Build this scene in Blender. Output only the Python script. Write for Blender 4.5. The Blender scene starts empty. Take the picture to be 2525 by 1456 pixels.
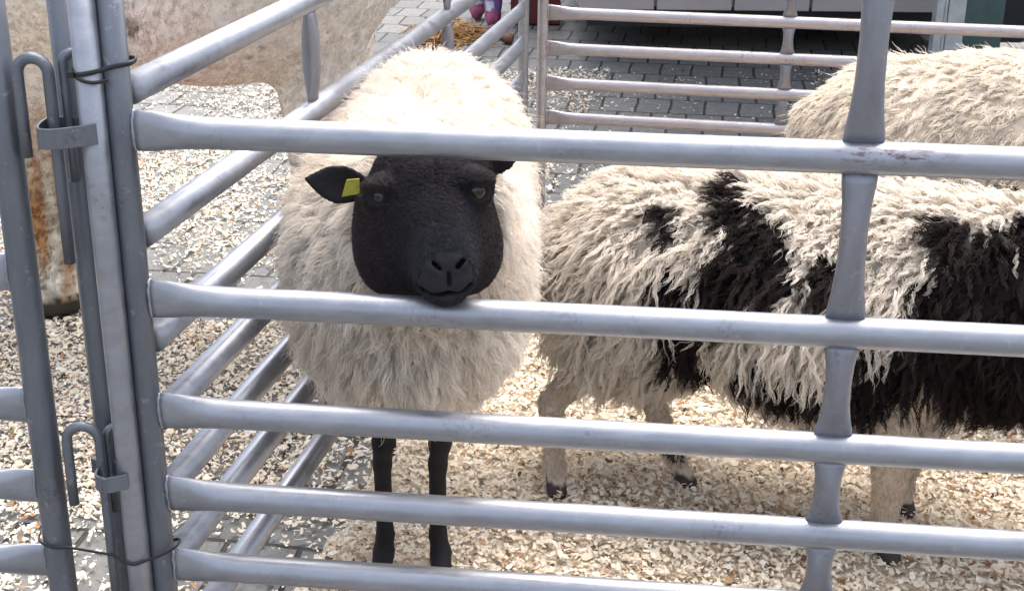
import bpy, math, random
import numpy as np
from mathutils import Vector, Matrix

rad = math.radians
rng = np.random.default_rng(7)
random.seed(7)
sc = bpy.context.scene
COL = sc.collection

# ------------------------------------------------------------------ camera
PITCH, ROLL, CAMZ = rad(21.9), rad(0.56), 1.35
CP = Vector((0, 0, CAMZ))
fwd = Vector((0, math.cos(PITCH), -math.sin(PITCH)))
rt0 = Vector((1, 0, 0)); up0 = Vector((0, math.sin(PITCH), math.cos(PITCH)))
rt = math.cos(ROLL) * rt0 + math.sin(ROLL) * up0
up = -math.sin(ROLL) * rt0 + math.cos(ROLL) * up0
cam_d = bpy.data.cameras.new('camera')
cam = bpy.data.objects.new('camera', cam_d); COL.objects.link(cam)
M = Matrix((( rt.x, up.x, -fwd.x, CP.x), (rt.y, up.y, -fwd.y, CP.y), (rt.z, up.z, -fwd.z, CP.z), (0, 0, 0, 1)))
cam.matrix_world = M
cam_d.sensor_width = 36; cam_d.lens = 36 * 3500 / 2524
cam_d.clip_start = 0.05; cam_d.clip_end = 500
sc.camera = cam

def V(x, y, Y):
    """real-world point at depth Y that was measured at (x, y) of the photograph"""
    d = fwd + rt * ((x - 1262) / 3500.0) - up * ((y - 728) / 3500.0)
    return CP + d * (Y / d.y)

# ------------------------------------------------------------------ world, sun, exposure
w = bpy.data.worlds.new('World'); sc.world = w; w.use_nodes = True
nt = w.node_tree
sky = nt.nodes.new('ShaderNodeTexSky'); sky.sky_type = 'NISHITA'; sky.sun_disc = False
SUN_EL, SUN_AZ = rad(68), rad(25)
sky.sun_elevation = SUN_EL; sky.sun_rotation = SUN_AZ
sky.air_density = 1.0; sky.dust_density = 6.0; sky.ozone_density = 1.0
bg = nt.nodes['Background']; bg.inputs['Strength'].default_value = 0.15
hs_ = nt.nodes.new('ShaderNodeHueSaturation'); hs_.inputs['Saturation'].default_value = .55  # hazy, nearly white overcast
nt.links.new(sky.outputs[0], hs_.inputs['Color']); nt.links.new(hs_.outputs[0], bg.inputs['Color'])
sd = bpy.data.lights.new('sun', 'SUN'); sd.energy = .75; sd.angle = rad(60); sd.color = (1, .97, .93)
so = bpy.data.objects.new('sun', sd); COL.objects.link(so)
sv = Vector((math.sin(SUN_AZ) * math.cos(SUN_EL), math.cos(SUN_AZ) * math.cos(SUN_EL), math.sin(SUN_EL)))
so.rotation_euler = sv.to_track_quat('Z', 'Y').to_euler(); so.location = (3, 3, 8)
sc.view_settings.view_transform = 'Standard'; sc.view_settings.look = 'None'
sc.view_settings.gamma = 1; sc.view_settings.exposure = 1.68
sc.render.engine = 'CYCLES'
sc.cycles.use_denoising = True
sc.cycles.max_bounces = 6; sc.cycles.diffuse_bounces = 4
sc.cycles_curves.shape = 'THICK'; sc.cycles_curves.subdivisions = 1
sc.render.hair_type = 'STRAND'

# ------------------------------------------------------------------ materials
def newmat(name):
    m = bpy.data.materials.new(name); m.use_nodes = True
    n = m.node_tree.nodes; l = m.node_tree.links
    return m, n, l, n['Principled BSDF']

def ramp(n, pts):
    r = n.new('ShaderNodeValToRGB'); e = r.color_ramp.elements
    while len(e) < len(pts): e.new(0.5)
    for k, (p, c) in enumerate(pts):
        e[k].position = p; e[k].color = (*c, 1) if len(c) == 3 else c
    return r

def noise(n, l, scale, detail=4, rough=.6, vec=None, coord='Object'):
    t = n.new('ShaderNodeTexNoise'); t.inputs['Scale'].default_value = scale
    t.inputs['Detail'].default_value = detail; t.inputs['Roughness'].default_value = rough
    if vec is None:
        tc = n.new('ShaderNodeTexCoord'); vec = tc.outputs[coord]
    l.new(vec, t.inputs['Vector'])
    return t

def mix(n, l, fac, a, b, mode='MIX'):
    x = n.new('ShaderNodeMix'); x.data_type = 'RGBA'; x.blend_type = mode
    for s, v in ((0, fac), (6, a), (7, b)):
        if hasattr(v, 'is_linked'): l.new(v, x.inputs[s])
        elif s == 0: x.inputs[0].default_value = v
        else: x.inputs[s].default_value = (*v, 1)
    return x.outputs[2]

def metal(name, c0, c1, rough=.45, met=.75, dirt=.7, stretch=(.35, 1, 1), scuff=None):
    m, n, l, b = newmat(name)
    tcm = n.new('ShaderNodeTexCoord'); mpm = n.new('ShaderNodeMapping'); mpm.inputs['Scale'].default_value = stretch; l.new(tcm.outputs['Object'], mpm.inputs['Vector'])
    a = noise(n, l, 38, 6, .72, mpm.outputs[0])
    r = ramp(n, [(.3, c0), (.7, c1)]); l.new(a.outputs['Fac'], r.inputs[0])
    s = noise(n, l, 9, 8, .75); rs = ramp(n, [(.54, (0, 0, 0)), (.66, (1, 1, 1))]); l.new(s.outputs['Fac'], rs.inputs[0])
    s2 = noise(n, l, 190, 3, .6); rs2 = ramp(n, [(.52, (0, 0, 0)), (.62, (1, 1, 1))]); l.new(s2.outputs['Fac'], rs2.inputs[0])
    f = n.new('ShaderNodeMath'); f.operation = 'MULTIPLY'; l.new(rs.outputs[0], f.inputs[0]); f.inputs[1].default_value = dirt
    f2 = n.new('ShaderNodeMath'); f2.operation = 'MULTIPLY'; l.new(rs2.outputs[0], f2.inputs[0]); l.new(f.outputs[0], f2.inputs[1])
    c = mix(n, l, f2.outputs[0], r.outputs[0], (.10, .07, .055))
    if scuff is not None:       # rubbed, rusty patch where one rail meets its upright
        sv_ = n.new('ShaderNodeVectorMath'); sv_.operation = 'SUBTRACT'; l.new(tcm.outputs['Object'], sv_.inputs[0]); sv_.inputs[1].default_value = scuff
        sm_ = n.new('ShaderNodeVectorMath'); sm_.operation = 'MULTIPLY'; l.new(sv_.outputs[0], sm_.inputs[0]); sm_.inputs[1].default_value = (11, 20, 70)
        sl_ = n.new('ShaderNodeVectorMath'); sl_.operation = 'LENGTH'; l.new(sm_.outputs[0], sl_.inputs[0])
        sr_ = ramp(n, [(.25, (1, 1, 1)), (1.0, (0, 0, 0))]); l.new(sl_.outputs['Value'], sr_.inputs[0])
        mp2 = n.new('ShaderNodeMapping'); mp2.inputs['Scale'].default_value = (.45, 1, 1.6); l.new(tcm.outputs['Object'], mp2.inputs['Vector'])
        s3 = noise(n, l, 150, 5, .7, mp2.outputs[0]); r3 = ramp(n, [(.50, (0, 0, 0)), (.60, (.9, .9, .9))]); l.new(s3.outputs['Fac'], r3.inputs[0])
        f3 = n.new('ShaderNodeMath'); f3.operation = 'MULTIPLY'; l.new(sr_.outputs[0], f3.inputs[0]); l.new(r3.outputs[0], f3.inputs[1])
        c = mix(n, l, f3.outputs[0], c, (.11, .05, .05))
    wh = noise(n, l, 60, 3, .7); rw = ramp(n, [(.62, (0, 0, 0)), (.8, (.6, .6, .6))]); l.new(wh.outputs['Fac'], rw.inputs[0])
    c = mix(n, l, rw.outputs[0], c, (.46, .47, .50))
    l.new(c, b.inputs['Base Color'])
    b.inputs['Metallic'].default_value = met
    rr = ramp(n, [(.3, (rough - .08,) * 3), (.75, (rough + .14,) * 3)]); l.new(a.outputs['Fac'], rr.inputs[0]); l.new(rr.outputs[0], b.inputs['Roughness'])
    bp = n.new('ShaderNodeBump'); bp.inputs['Strength'].default_value = .12; bp.inputs['Distance'].default_value = .002
    l.new(a.outputs['Fac'], bp.inputs['Height']); l.new(bp.outputs[0], b.inputs['Normal'])
    return m

GALV = metal('galvanised_steel', (.27, .28, .315), (.37, .385, .425), .40, .8, .35, scuff=tuple(V(2200, 378, 1.435)))
GALV_D = metal('weathered_steel', (.125, .137, .160), (.19, .205, .235), .45, .7, .6, (1, 1, .25))
GALV_M = metal('stay_steel', (.20, .205, .235), (.29, .295, .33), .42, .75, .6, (1, 1, .3))
GALV_P = metal('pinkish_steel', (.36, .335, .35), (.50, .47, .485), .42, .7, .7)

def plain(name, c, rough=.6, met=0, var=.15, scale=20, bump=0.0):
    m, n, l, b = newmat(name)
    a = noise(n, l, scale, 5, .6)
    r = ramp(n, [(.3, tuple(x * (1 - var) for x in c)), (.7, tuple(min(1, x * (1 + var)) for x in c))])
    l.new(a.outputs['Fac'], r.inputs[0]); l.new(r.outputs[0], b.inputs['Base Color'])
    b.inputs['Roughness'].default_value = rough; b.inputs['Metallic'].default_value = met
    if bump:
        bp = n.new('ShaderNodeBump'); bp.inputs['Strength'].default_value = bump; bp.inputs['Distance'].default_value = .01
        l.new(a.outputs['Fac'], bp.inputs['Height']); l.new(bp.outputs[0], b.inputs['Normal'])
    return m

def skinmat(name, rough=.75, bump=.35, bscale=230):
    m, n, l, b = newmat(name)
    at = n.new('ShaderNodeAttribute'); at.attribute_name = 'Col'
    a = noise(n, l, 45, 5, .65); r = ramp(n, [(.3, (.72, .72, .72)), (.7, (1.1, 1.1, 1.1))]); l.new(a.outputs['Fac'], r.inputs[0])
    l.new(mix(n, l, 1.0, at.outputs['Color'], r.outputs[0], 'MULTIPLY'), b.inputs['Base Color'])
    b.inputs['Roughness'].default_value = rough; b.inputs['Specular IOR Level'].default_value = .3
    f = noise(n, l, bscale, 3, .7)
    bp = n.new('ShaderNodeBump'); bp.inputs['Strength'].default_value = bump; bp.inputs['Distance'].default_value = .003
    l.new(f.outputs['Fac'], bp.inputs['Height']); l.new(bp.outputs[0], b.inputs['Normal'])
    return m

def hairmat(name, transl=.35, rough=.6, spec=.2):
    m, n, l, b = newmat(name)
    at = n.new('ShaderNodeAttribute'); at.attribute_name = 'Col'
    l.new(at.outputs['Color'], b.inputs['Base Color'])
    b.inputs['Roughness'].default_value = rough; b.inputs['Specular IOR Level'].default_value = spec
    t = n.new('ShaderNodeBsdfTranslucent'); l.new(at.outputs['Color'], t.inputs['Color'])
    mx = n.new('ShaderNodeMixShader'); mx.inputs[0].default_value = transl
    l.new(b.outputs[0], mx.inputs[1]); l.new(t.outputs[0], mx.inputs[2])
    l.new(mx.outputs[0], n['Material Output'].inputs['Surface'])
    return m

WOOL = hairmat('wool', .4, .9, .05)
FUR = hairmat('short_fur', .1, .9, .04)
COATM = hairmat('cow_coat', .5, .9, .05)
SKIN = skinmat('sheep_skin')
BLACKP = plain('black_plastic', (.012, .012, .014), .35)
YELLOW = plain('yellow_plastic', (.33, .30, .02), .4, var=.25, scale=90)

# ------------------------------------------------------------------ object helpers
def mesh_obj(name, verts, faces, mat, parent=None, smooth=True):
    me = bpy.data.meshes.new(name)
    me.from_pydata([tuple(v) for v in verts], [], [tuple(f) for f in faces])
    me.materials.append(mat); me.update()
    if smooth: me.shade_smooth()
    o = bpy.data.objects.new(name, me); COL.objects.link(o)
    if parent is not None: o.parent = parent; o.matrix_parent_inverse = Matrix.Translation(parent.location).inverted()
    return o

def fast_mesh(name, verts, quads, mat, parent=None, cols=None, smooth=True):
    me = bpy.data.meshes.new(name)
    nv, nf = len(verts), len(quads)
    me.vertices.add(nv); me.vertices.foreach_set('co', np.asarray(verts, np.float32).ravel())
    me.loops.add(nf * 4); me.loops.foreach_set('vertex_index', np.asarray(quads, np.int32).ravel())
    me.polygons.add(nf); me.polygons.foreach_set('loop_start', np.arange(0, nf * 4, 4, dtype=np.int32))
    me.polygons.foreach_set('loop_total', np.full(nf, 4, np.int32))
    me.update(calc_edges=True); me.validate()
    if cols is not None:
        a = me.color_attributes.new('Col', 'FLOAT_COLOR', 'POINT')
        c = np.ones((nv, 4), np.float32); c[:, :3] = cols
        a.data.foreach_set('color', c.ravel())
    me.materials.append(mat)
    if smooth: me.shade_smooth()
    o = bpy.data.objects.new(name, me); COL.objects.link(o)
    if parent is not None: o.parent = parent; o.matrix_parent_inverse = Matrix.Translation(parent.location).inverted()
    return o

def thing(name, label, cat, loc=(0, 0, 0), group=None):
    o = bpy.data.objects.new(name, None); COL.objects.link(o); o.location = loc
    o.empty_display_size = .1
    o['label'] = label; o['category'] = cat
    if group: o['group'] = group
    return o

def tag(o, label, cat, group=None):
    o['label'] = label; o['category'] = cat
    if group: o['group'] = group
    return o

def sweep(pts, radii, seg=16, side=None, cap=True):
    """tube through pts; radii = list of (ra, rb): ra along the side axis, rb along the other"""
    pts = [Vector(p) for p in pts]; vs = []; fs = []
    n = len(pts); prev = None
    for i, p in enumerate(pts):
        t = (pts[min(i + 1, n - 1)] - pts[max(i - 1, 0)]).normalized()
        s = side if side is not None else (prev if prev is not None else Vector((0, 0, 1)) if abs(t.z) < .9 else Vector((1, 0, 0)))
        s = (s - t * s.dot(t)).normalized(); prev = s
        u = t.cross(s)
        r = radii[i] if isinstance(radii, list) else radii
        ra, rb = r if isinstance(r, tuple) else (r, r)
        for k in range(seg):
            a = 2 * math.pi * k / seg
            vs.append(p + s * (ra * math.cos(a)) + u * (rb * math.sin(a)))
    for i in range(n - 1):
        for k in range(seg):
            k2 = (k + 1) % seg
            fs.append((i * seg + k, i * seg + k2, (i + 1) * seg + k2, (i + 1) * seg + k))
    if cap:
        fs.append(tuple(range(seg))[::-1]); fs.append(tuple((n - 1) * seg + k for k in range(seg)))
    return vs, fs

def merge(parts):
    vs, fs = [], []
    for v, f in parts:
        o = len(vs); vs += list(v); fs += [tuple(i + o for i in q) for q in f]
    return vs, fs

def smoothpath(pts, sub=6):
    pts = [Vector(p) for p in pts]; out = []
    P = [pts[0] * 2 - pts[1]] + pts + [pts[-1] * 2 - pts[-2]]
    for i in range(1, len(P) - 2):
        for k in range(sub):
            t = k / sub; a, b, c, d = P[i - 1], P[i], P[i + 1], P[i + 2]
            out.append(.5 * ((2 * b) + (c - a) * t + (2 * a - 5 * b + 4 * c - d) * t * t + (3 * b - a - 3 * c + d) * t ** 3))
    out.append(pts[-1]); return out

def box(x0, x1, y0, y1, z0, z1):
    v = [(x, y, z) for z in (z0, z1) for y in (y0, y1) for x in (x0, x1)]
    f = [(0, 2, 3, 1), (4, 5, 7, 6), (0, 1, 5, 4), (2, 6, 7, 3), (0, 4, 6, 2), (1, 3, 7, 5)]
    return v, f

def bevel(o, wd=.004, seg=2):
    m = o.modifiers.new('bevel', 'BEVEL'); m.width = wd; m.segments = seg; m.limit_method = 'ANGLE'
    return o

# ------------------------------------------------------------------ ground
def ground_mat():
    m, n, l, b = newmat('stone_setts')
    tc = n.new('ShaderNodeTexCoord')
    mp = n.new('ShaderNodeMapping'); mp.inputs['Rotation'].default_value = (0, 0, rad(8))
    l.new(tc.outputs['Object'], mp.inputs['Vector'])
    wn = noise(n, l, 3.5, 3, .5, tc.outputs['Object'])
    ad = n.new('ShaderNodeVectorMath'); ad.operation = 'SCALE'; ad.inputs['Scale'].default_value = .03
    l.new(wn.outputs['Color'], ad.inputs[0])
    a2 = n.new('ShaderNodeVectorMath'); a2.operation = 'ADD'; l.new(mp.outputs[0], a2.inputs[0]); l.new(ad.outputs[0], a2.inputs[1])
    bt = n.new('ShaderNodeTexBrick'); l.new(a2.outputs[0], bt.inputs['Vector'])
    bt.inputs['Scale'].default_value = 1; bt.inputs['Brick Width'].default_value = .130; bt.inputs['Row Height'].default_value = .21
    bt.inputs['Mortar Size'].default_value = .006; bt.inputs['Mortar Smooth'].default_value = .5
    bt.inputs['Color1'].default_value = (.12, .128, .13, 1); bt.inputs['Color2'].default_value = (.18, .18, .176, 1)
    bt.inputs['Mortar'].default_value = (.03, .028, .026, 1)
    nn = noise(n, l, 34, 6, .7, tc.outputs['Object']); r = ramp(n, [(.3, (.62, .62, .62)), (.7, (1.25, 1.22, 1.18))]); l.new(nn.outputs['Fac'], r.inputs[0])
    l.new(mix(n, l, 1.0, bt.outputs['Color'], r.outputs[0], 'MULTIPLY'), b.inputs['Base Color'])
    b.inputs['Roughness'].default_value = .7
    inv = n.new('ShaderNodeMath'); inv.operation = 'SUBTRACT'; inv.inputs[0].default_value = 1; l.new(bt.outputs['Fac'], inv.inputs[1])
    sm = n.new('ShaderNodeMath'); sm.operation = 'MULTIPLY_ADD'; l.new(nn.outputs['Fac'], sm.inputs[0]); sm.inputs[1].default_value = .35; l.new(inv.outputs[0], sm.inputs[2])
    bp = n.new('ShaderNodeBump'); bp.inputs['Strength'].default_value = .8; bp.inputs['Distance'].default_value = .012
    l.new(sm.outputs[0], bp.inputs['Height']); l.new(bp.outputs[0], b.inputs['Normal'])
    return m
g = mesh_obj('pavement', [(-80, -80, 0), (80, -80, 0), (80, 80, 0), (-80, 80, 0)], [(0, 1, 2, 3)], ground_mat(), smooth=False)
g['kind'] = 'structure'

# pen outline
FD = Vector((math.cos(rad(5.75)), -math.sin(rad(5.75)), 0)); F0 = Vector((0, 1.48, 0))
C1 = Vector((-.425, 1.545, 0)); C2 = Vector((.045, 4.0, 0))
BD = Vector((math.cos(rad(9.5)), -math.sin(rad(9.5)), 0))

def dust_mat():
    m, n, l, b = newmat('fine_sawdust')
    a = noise(n, l, 60, 6, .75); r = ramp(n, [(.30, (.42, .33, .23)), (.5, (.62, .52, .40)), (.68, (.80, .71, .58))])
    l.new(a.outputs['Fac'], r.inputs[0]); l.new(r.outputs[0], b.inputs['Base Color']); b.inputs['Roughness'].default_value = .95
    c = noise(n, l, 140, 4, .7)
    bp = n.new('ShaderNodeBump'); bp.inputs['Strength'].default_value = 1; bp.inputs['Distance'].default_value = .01
    l.new(c.outputs['Fac'], bp.inputs['Height']); l.new(bp.outputs[0], b.inputs['Normal'])
    return m

def side_x(y): return C1.x + (C2.x - C1.x) * (y - C1.y) / (C2.y - C1.y)
# uneven litter bed inside the pen, real relief
def litter_bed():
    xs = np.arange(-.62, 2.5, .03); ys = np.arange(1.2, 3.9, .03)
    X, Y = np.meshgrid(xs, ys, indexing='ij')
    e = np.minimum.reduce([(X - (-.62)) / .2, (2.47 - X) / .2, (Y - 1.2) / .2, (3.87 - .17 * X - Y) / .35,
                           (X - (side_x(Y) - .02)) / .12])
    e = np.clip(e, -1, 1)
    Z = .004 + .012 * np.clip(e, -.9, 1) + .005 * np.sin(X * 17 + 3 * np.sin(Y * 9)) * np.cos(Y * 21 + X * 4)
    Z = np.where(e <= 0, -.02, Z)
    nx, ny = X.shape
    idx = np.arange(nx * ny).reshape(nx, ny)
    q = np.stack([idx[:-1, :-1], idx[1:, :-1], idx[1:, 1:], idx[:-1, 1:]], -1).reshape(-1, 4)
    o = fast_mesh('sawdust', np.stack([X, Y, Z], -1).reshape(-1, 3), q, dust_mat())
    o['kind'] = 'stuff'; return o
litter_bed()

def vnoise(x, y, s, seed=0):
    r = np.random.default_rng(seed); tab = r.random((64, 64))
    x = x * s; y = y * s; xi = np.floor(x).astype(int); yi = np.floor(y).astype(int); fx = x - xi; fy = y - yi
    fx = fx * fx * (3 - 2 * fx); fy = fy * fy * (3 - 2 * fy)
    g_ = lambda a, b: tab[a % 64, b % 64]
    return (g_(xi, yi) * (1 - fx) + g_(xi + 1, yi) * fx) * (1 - fy) + (g_(xi, yi + 1) * (1 - fx) + g_(xi + 1, yi + 1) * fx) * fy

def shavings_mat():
    m, n, l, b = newmat('wood_shaving')
    at = n.new('ShaderNodeAttribute'); at.attribute_name = 'Col'
    l.new(at.outputs['Color'], b.inputs['Base Color']); b.inputs['Roughness'].default_value = .75
    t = n.new('ShaderNodeBsdfTranslucent'); l.new(at.outputs['Color'], t.inputs['Color'])
    mx = n.new('ShaderNodeMixShader'); mx.inputs[0].default_value = .25
    l.new(b.outputs[0], mx.inputs[1]); l.new(t.outputs[0], mx.inputs[2]); l.new(mx.outputs[0], n['Material Output'].inputs['Surface'])
    return m

def shavings():
    N = 900000
    X = rng.uniform(-2.2, 2.3, N); Y = rng.uniform(1.25, 5.9, N)
    inside = (X > side_x(Y)) & (Y < 3.95 - .17 * X)
    left = (X <= side_x(Y))
    n1 = vnoise(X, Y, 2.3, 1) * .6 + vnoise(X, Y, 7, 2) * .4
    dens = np.zeros(N)
    dens[inside] = .60
    # neighbouring pen: deep near the front, thinning to bare grey setts behind and at the very front
    dl = .04 + .34 * np.clip((n1 - .36) * 3.2, 0, 1)
    dl = np.where((Y > 2.25) & (Y < 3.15) & (X < -.45), .62, dl)
    dl = np.where(Y > 4.9, dl * .5, dl)
    dens[left] = dl[left]
    out = ~inside & ~left
    dens[out] = np.where((Y < 4.6 - .17 * X), .05, .008 * (1 + 3 * (n1 > .62)))[out]
    keep = rng.random(N) < dens
    X, Y = X[keep], Y[keep]; inside = inside[keep]; n = len(X)
    L = .0018 + .0062 * rng.random(n) ** 1.4 * np.where(rng.random(n) < .12, 1.6, 1); W = L * rng.uniform(.18, .85, n)
    az = rng.uniform(0, 2 * np.pi, n); tilt = rng.normal(0, .30, n); tilt2 = rng.normal(0, .28, n)
    Z = np.where(inside, .018 + rng.random(n) ** 1.5 * .018, .004 + rng.random(n) * .012)
    curl = rng.uniform(-.5, .9, n)
    ca, sa = np.cos(az), np.sin(az)
    u = np.stack([ca * np.cos(tilt), sa * np.cos(tilt), np.sin(tilt)], -1)
    v0 = np.stack([-sa, ca, 0 * ca], -1); nn = np.cross(u, v0)
    v = v0 * np.cos(tilt2)[:, None] + nn * np.sin(tilt2)[:, None]; nn = np.cross(u, v)
    P = np.stack([X, Y, Z], -1); vs = []
    for s in (-1, -.33, .4, 1):
        wq = (1 - .35 * abs(s))
        c = P + u * (L * s)[:, None] + nn * (curl * L * (s * s - .4) * 1.0)[:, None]
        jit = rng.uniform(.7, 1.25, n)
        vs.append(c - v * (W * wq * jit)[:, None]); vs.append(c + v * (W * wq / jit)[:, None])
    vs = np.stack(vs, 1).reshape(-1, 3); vs[:, 2] = np.maximum(vs[:, 2], .0045)
    base = np.arange(n) * 8
    q = np.concatenate([np.stack([base + k, base + k + 1, base + k + 3, base + k + 2], -1) for k in (0, 2, 4)])
    t = rng.random(n)
    c = np.array([[.78, .66, .50]]) * (1 - t[:, None]) + np.array([[.90, .85, .75]]) * t[:, None]
    dk = rng.random(n); c = np.where((dk < .075)[:, None], np.array([[.42, .24, .12]]) * rng.uniform(.6, 1.2, (n, 1)), c)
    c = np.where(((dk > .10) & (dk < .14))[:, None], np.array([[.13, .08, .05]]), c)
    o = fast_mesh('wood_shavings', vs, q, shavings_mat(), cols=np.repeat(c, 8, 0))
    o['kind'] = 'stuff'
shavings()

# ------------------------------------------------------------------ hurdles
def rail_tube(a, b, r=.0178, flat_a=True, flat_b=True):
    a, b = Vector(a), Vector(b); Ln = (b - a).length
    st = [0, .012, .028, .045, .065, .09, .13]
    ra = [(.0232, .0055), (.0236, .0060), (.0228, .0085), (.0205, .0130), (.0188, .0165), (.0180, .0178), (.0178, .0178)]
    k = r / .0178
    ra = [(x * k, y * k) for x, y in ra]
    ts = [(s / Ln, q) for s, q in zip(st, ra)] if flat_a else [(0, (r, r))]
    ts += [(.3, (r, r)), (.5, (r, r)), (.7, (r, r))]
    ts += [(1 - s / Ln, q) for s, q in zip(st[::-1], ra[::-1])] if flat_b else [(1, (r, r))]
    tube = sweep([a.lerp(b, t) for t, _ in ts], [q for _, q in ts], 20, Vector((0, 0, 1)))
    d = (b - a).normalized(); h = Vector((-d.y, d.x, 0)); out = [tube]
    for on, e, sg in ((flat_a, a, 1), (flat_b, b, -1)):         # weld bead round each squashed end
        if not on: continue
        for q_ in (-1, 1):
            pts = [e + d * (sg * (.0035 + random.uniform(-.001, .001))) + Vector((0, 0, 1)) * (.0225 * k * math.cos(t_)) + h * (.0058 * math.sin(t_) * q_)
                   for t_ in [math.pi * i_ / 14 for i_ in range(15)]]
            out.append(sweep(pts, [(random.uniform(.0016, .0028),) * 2 for _ in pts], 8))
    return merge(out)

def stay_tube(x, z0, z1, along, r=.0155):
    """upright between two rails, squashed and flared where it meets them"""
    p0 = Vector((x.x, x.y, z0)); p1 = Vector((x.x, x.y, z1)); h = z1 - z0
    prof = [(0, (1.42, .35)), (.08, (1.36, .45)), (.2, (1.15, .75)), (.36, (1.0, 1.0)), (.6, (.96, 1.0)), (.78, (1.03, .9)), (.92, (1.2, .6)), (1, (1.25, .5))]
    return sweep([p0.lerp(p1, t) for t, _ in prof], [(r * a, r * b) for _, (a, b) in prof], 18, along)

def hurdle(label, a, b, zs_a, zs_b, stays, post_a=True, post_b=True, mat=GALV, pm=GALV, top=1.16, r=.0178, pr=.0150, group='galvanised steel hurdles of the pens'):
    a, b = Vector(a), Vector(b); d = (b - a).normalized()
    t = thing('metal_hurdle', label, 'hurdle', (a.x, a.y, 0), group)
    for on, p in ((post_a, a), (post_b, b)):
        if on:
            pts = [Vector((p.x, p.y, z)) for z in (.008, .3, .6, .9, top)]
            mesh_obj('post', *sweep(pts, pr, 22), pm, t)
    for za, zb in zip(zs_a, zs_b):
        pa = Vector((a.x, a.y, za)) + d * (pr * .8); pb = Vector((b.x, b.y, zb)) - d * (pr * .8)
        mesh_obj('rail', *rail_tube(pa, pb, r), mat, t)
    for s in stays:
        x = a.lerp(b, s); zz = [za + (zb - za) * s for za, zb in zip(zs_a, zs_b)]
        for k in range(len(zz) - 1):
            mesh_obj('stay', *stay_tube(x, zz[k + 1] + r * .8, zz[k] - r * .8, d, .0155 * r / .0178), GALV_M, t)
    return t

def fp(x): return F0 + FD * (x / FD.x)
ZF = [1.145, .930, .730, .586, .473, .372, .272, .165]
xa = -.4335
front = hurdle('front hurdle across the pen, black-faced sheep poking its head between two rails', fp(xa), fp(xa + 1.83), ZF, ZF,
               [(.367 - xa) / 1.83], mat=GALV, pm=GALV_D)
leftp = Vector((-.5675, 1.537, 0))
left = hurdle('hurdle at the left edge of the photo, only end post and rail ends showing', leftp, leftp + Vector((-1.83, .10, 0)),
              [1.145, .945, .755, .584, .473, .366, .27, .165], [1.145, .945, .755, .584, .473, .366, .27, .165], [.5], mat=GALV, pm=GALV_D, pr=.0172)
sa = Vector((-.444, 1.511, 0))
ZS_a = [1.14, .972, .804, .671, .568, .468, .366, .24]; ZS_b = [1.10, .93, .755, .622, .525, .425, .325, .20]
side = thing('metal_hurdle', 'side hurdle running away from the camera, left of the black-faced sheep', 'hurdle', (C1.x, C1.y, 0), 'galvanised steel hurdles of the pens')
SP = Vector((-.4600, 1.512, 0))
mesh_obj('post', *sweep([Vector((SP.x, SP.y, z)) for z in (.008, .4, .8, 1.18)], .0150, 22), GALV, side)
mesh_obj('post', *sweep([Vector((C2.x - .02, C2.y - .05, z)) for z in (.008, .4, .8, 1.12)], .0150, 22), GALV, side)
for za, zb in zip(ZS_a, ZS_b):
    mesh_obj('rail', *rail_tube((C1.x, C1.y - .004, za), (C2.x - .022, C2.y - .07, zb), flat_a=False), GALV, side)
sdir = (C2 - C1).normalized()
for s in (.245, .60):
    x = C1.lerp(C2, s); zz = [za + (zb - za) * s for za, zb in zip(ZS_a, ZS_b)]
    for k in range(7):
        mesh_obj('stay', *stay_tube(x, zz[k + 1] + .014, zz[k] - .014, sdir, .0145), GALV_M, side)
ZB = [1.02, .86, .72, .601, .500, .400, .300, .19]
bx = C2 + BD * .035
back = hurdle('far hurdle closing the pen in front of the pale market trailer', bx, bx + BD * 2.6, ZB, ZB, [.262, .62], mat=GALV_P, pm=GALV_P, top=1.08, r=.0165)

# loose upright tube behind, with its own hook
corner = thing('fence_post', 'dark steel tube standing close behind the bright end post on the left', 'post', (-.497, 1.565, 0))
mesh_obj('tube', *sweep([Vector((-.4965, 1.565, z)) for z in (.008, .4, .8, 1.2)], .0175, 22), GALV_D, corner)

def hook(parent, pl, pr_, top, z_left_end, z_pin_end, r=.0066):
    """bent rod: short welded leg, round arch, long pin"""
    c = (pl + pr_) / 2; R = (pr_ - pl).length / 2; ax = (pr_ - pl).normalized()
    pts = [Vector((pl.x, pl.y, z_left_end)), Vector((pl.x, pl.y, (z_left_end + top - R) / 2))]
    for k in range(13):
        a = math.pi * (1 - k / 12)
        pts.append(Vector((c.x, c.y, top - R)) + ax * (R * math.cos(a)) + Vector((0, 0, R * math.sin(a))))
    pts += [Vector((pr_.x, pr_.y, (z_pin_end + top - R) / 2)), Vector((pr_.x, pr_.y, z_pin_end))]
    return mesh_obj('hook', *sweep(pts, r, 14, Vector((0, 1, 0))), GALV_D, parent)

def strap(parent, pts, z, h, th=.0028, tiltz=0):
    pts = smoothpath(pts, 5); vs, fs = [], []
    n = len(pts)
    for i, p in enumerate(pts):
        t = (pts[min(i + 1, n - 1)] - pts[max(i - 1, 0)]).normalized(); nr = Vector((t.y, -t.x, 0))
        zz = z + (p.x - pts[0].x) * .10
        for dz, s in ((-h / 2, -1), (-h / 2, 1), (h / 2, 1), (h / 2, -1)):
            vs.append(Vector((p.x, p.y, zz + dz)) + nr * (th / 2 * s))
    for i in range(n - 1):
        for k in range(4):
            fs.append((i * 4 + k, i * 4 + (k + 1) % 4, (i + 1) * 4 + (k + 1) % 4, (i + 1) * 4 + k))
    fs.append((3, 2, 1, 0)); fs.append(tuple((n - 1) * 4 + k for k in range(4)))
    o = mesh_obj('bracket', vs, fs, GALV_D, parent, smooth=False); bevel(o, .0009, 2); return o

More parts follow.
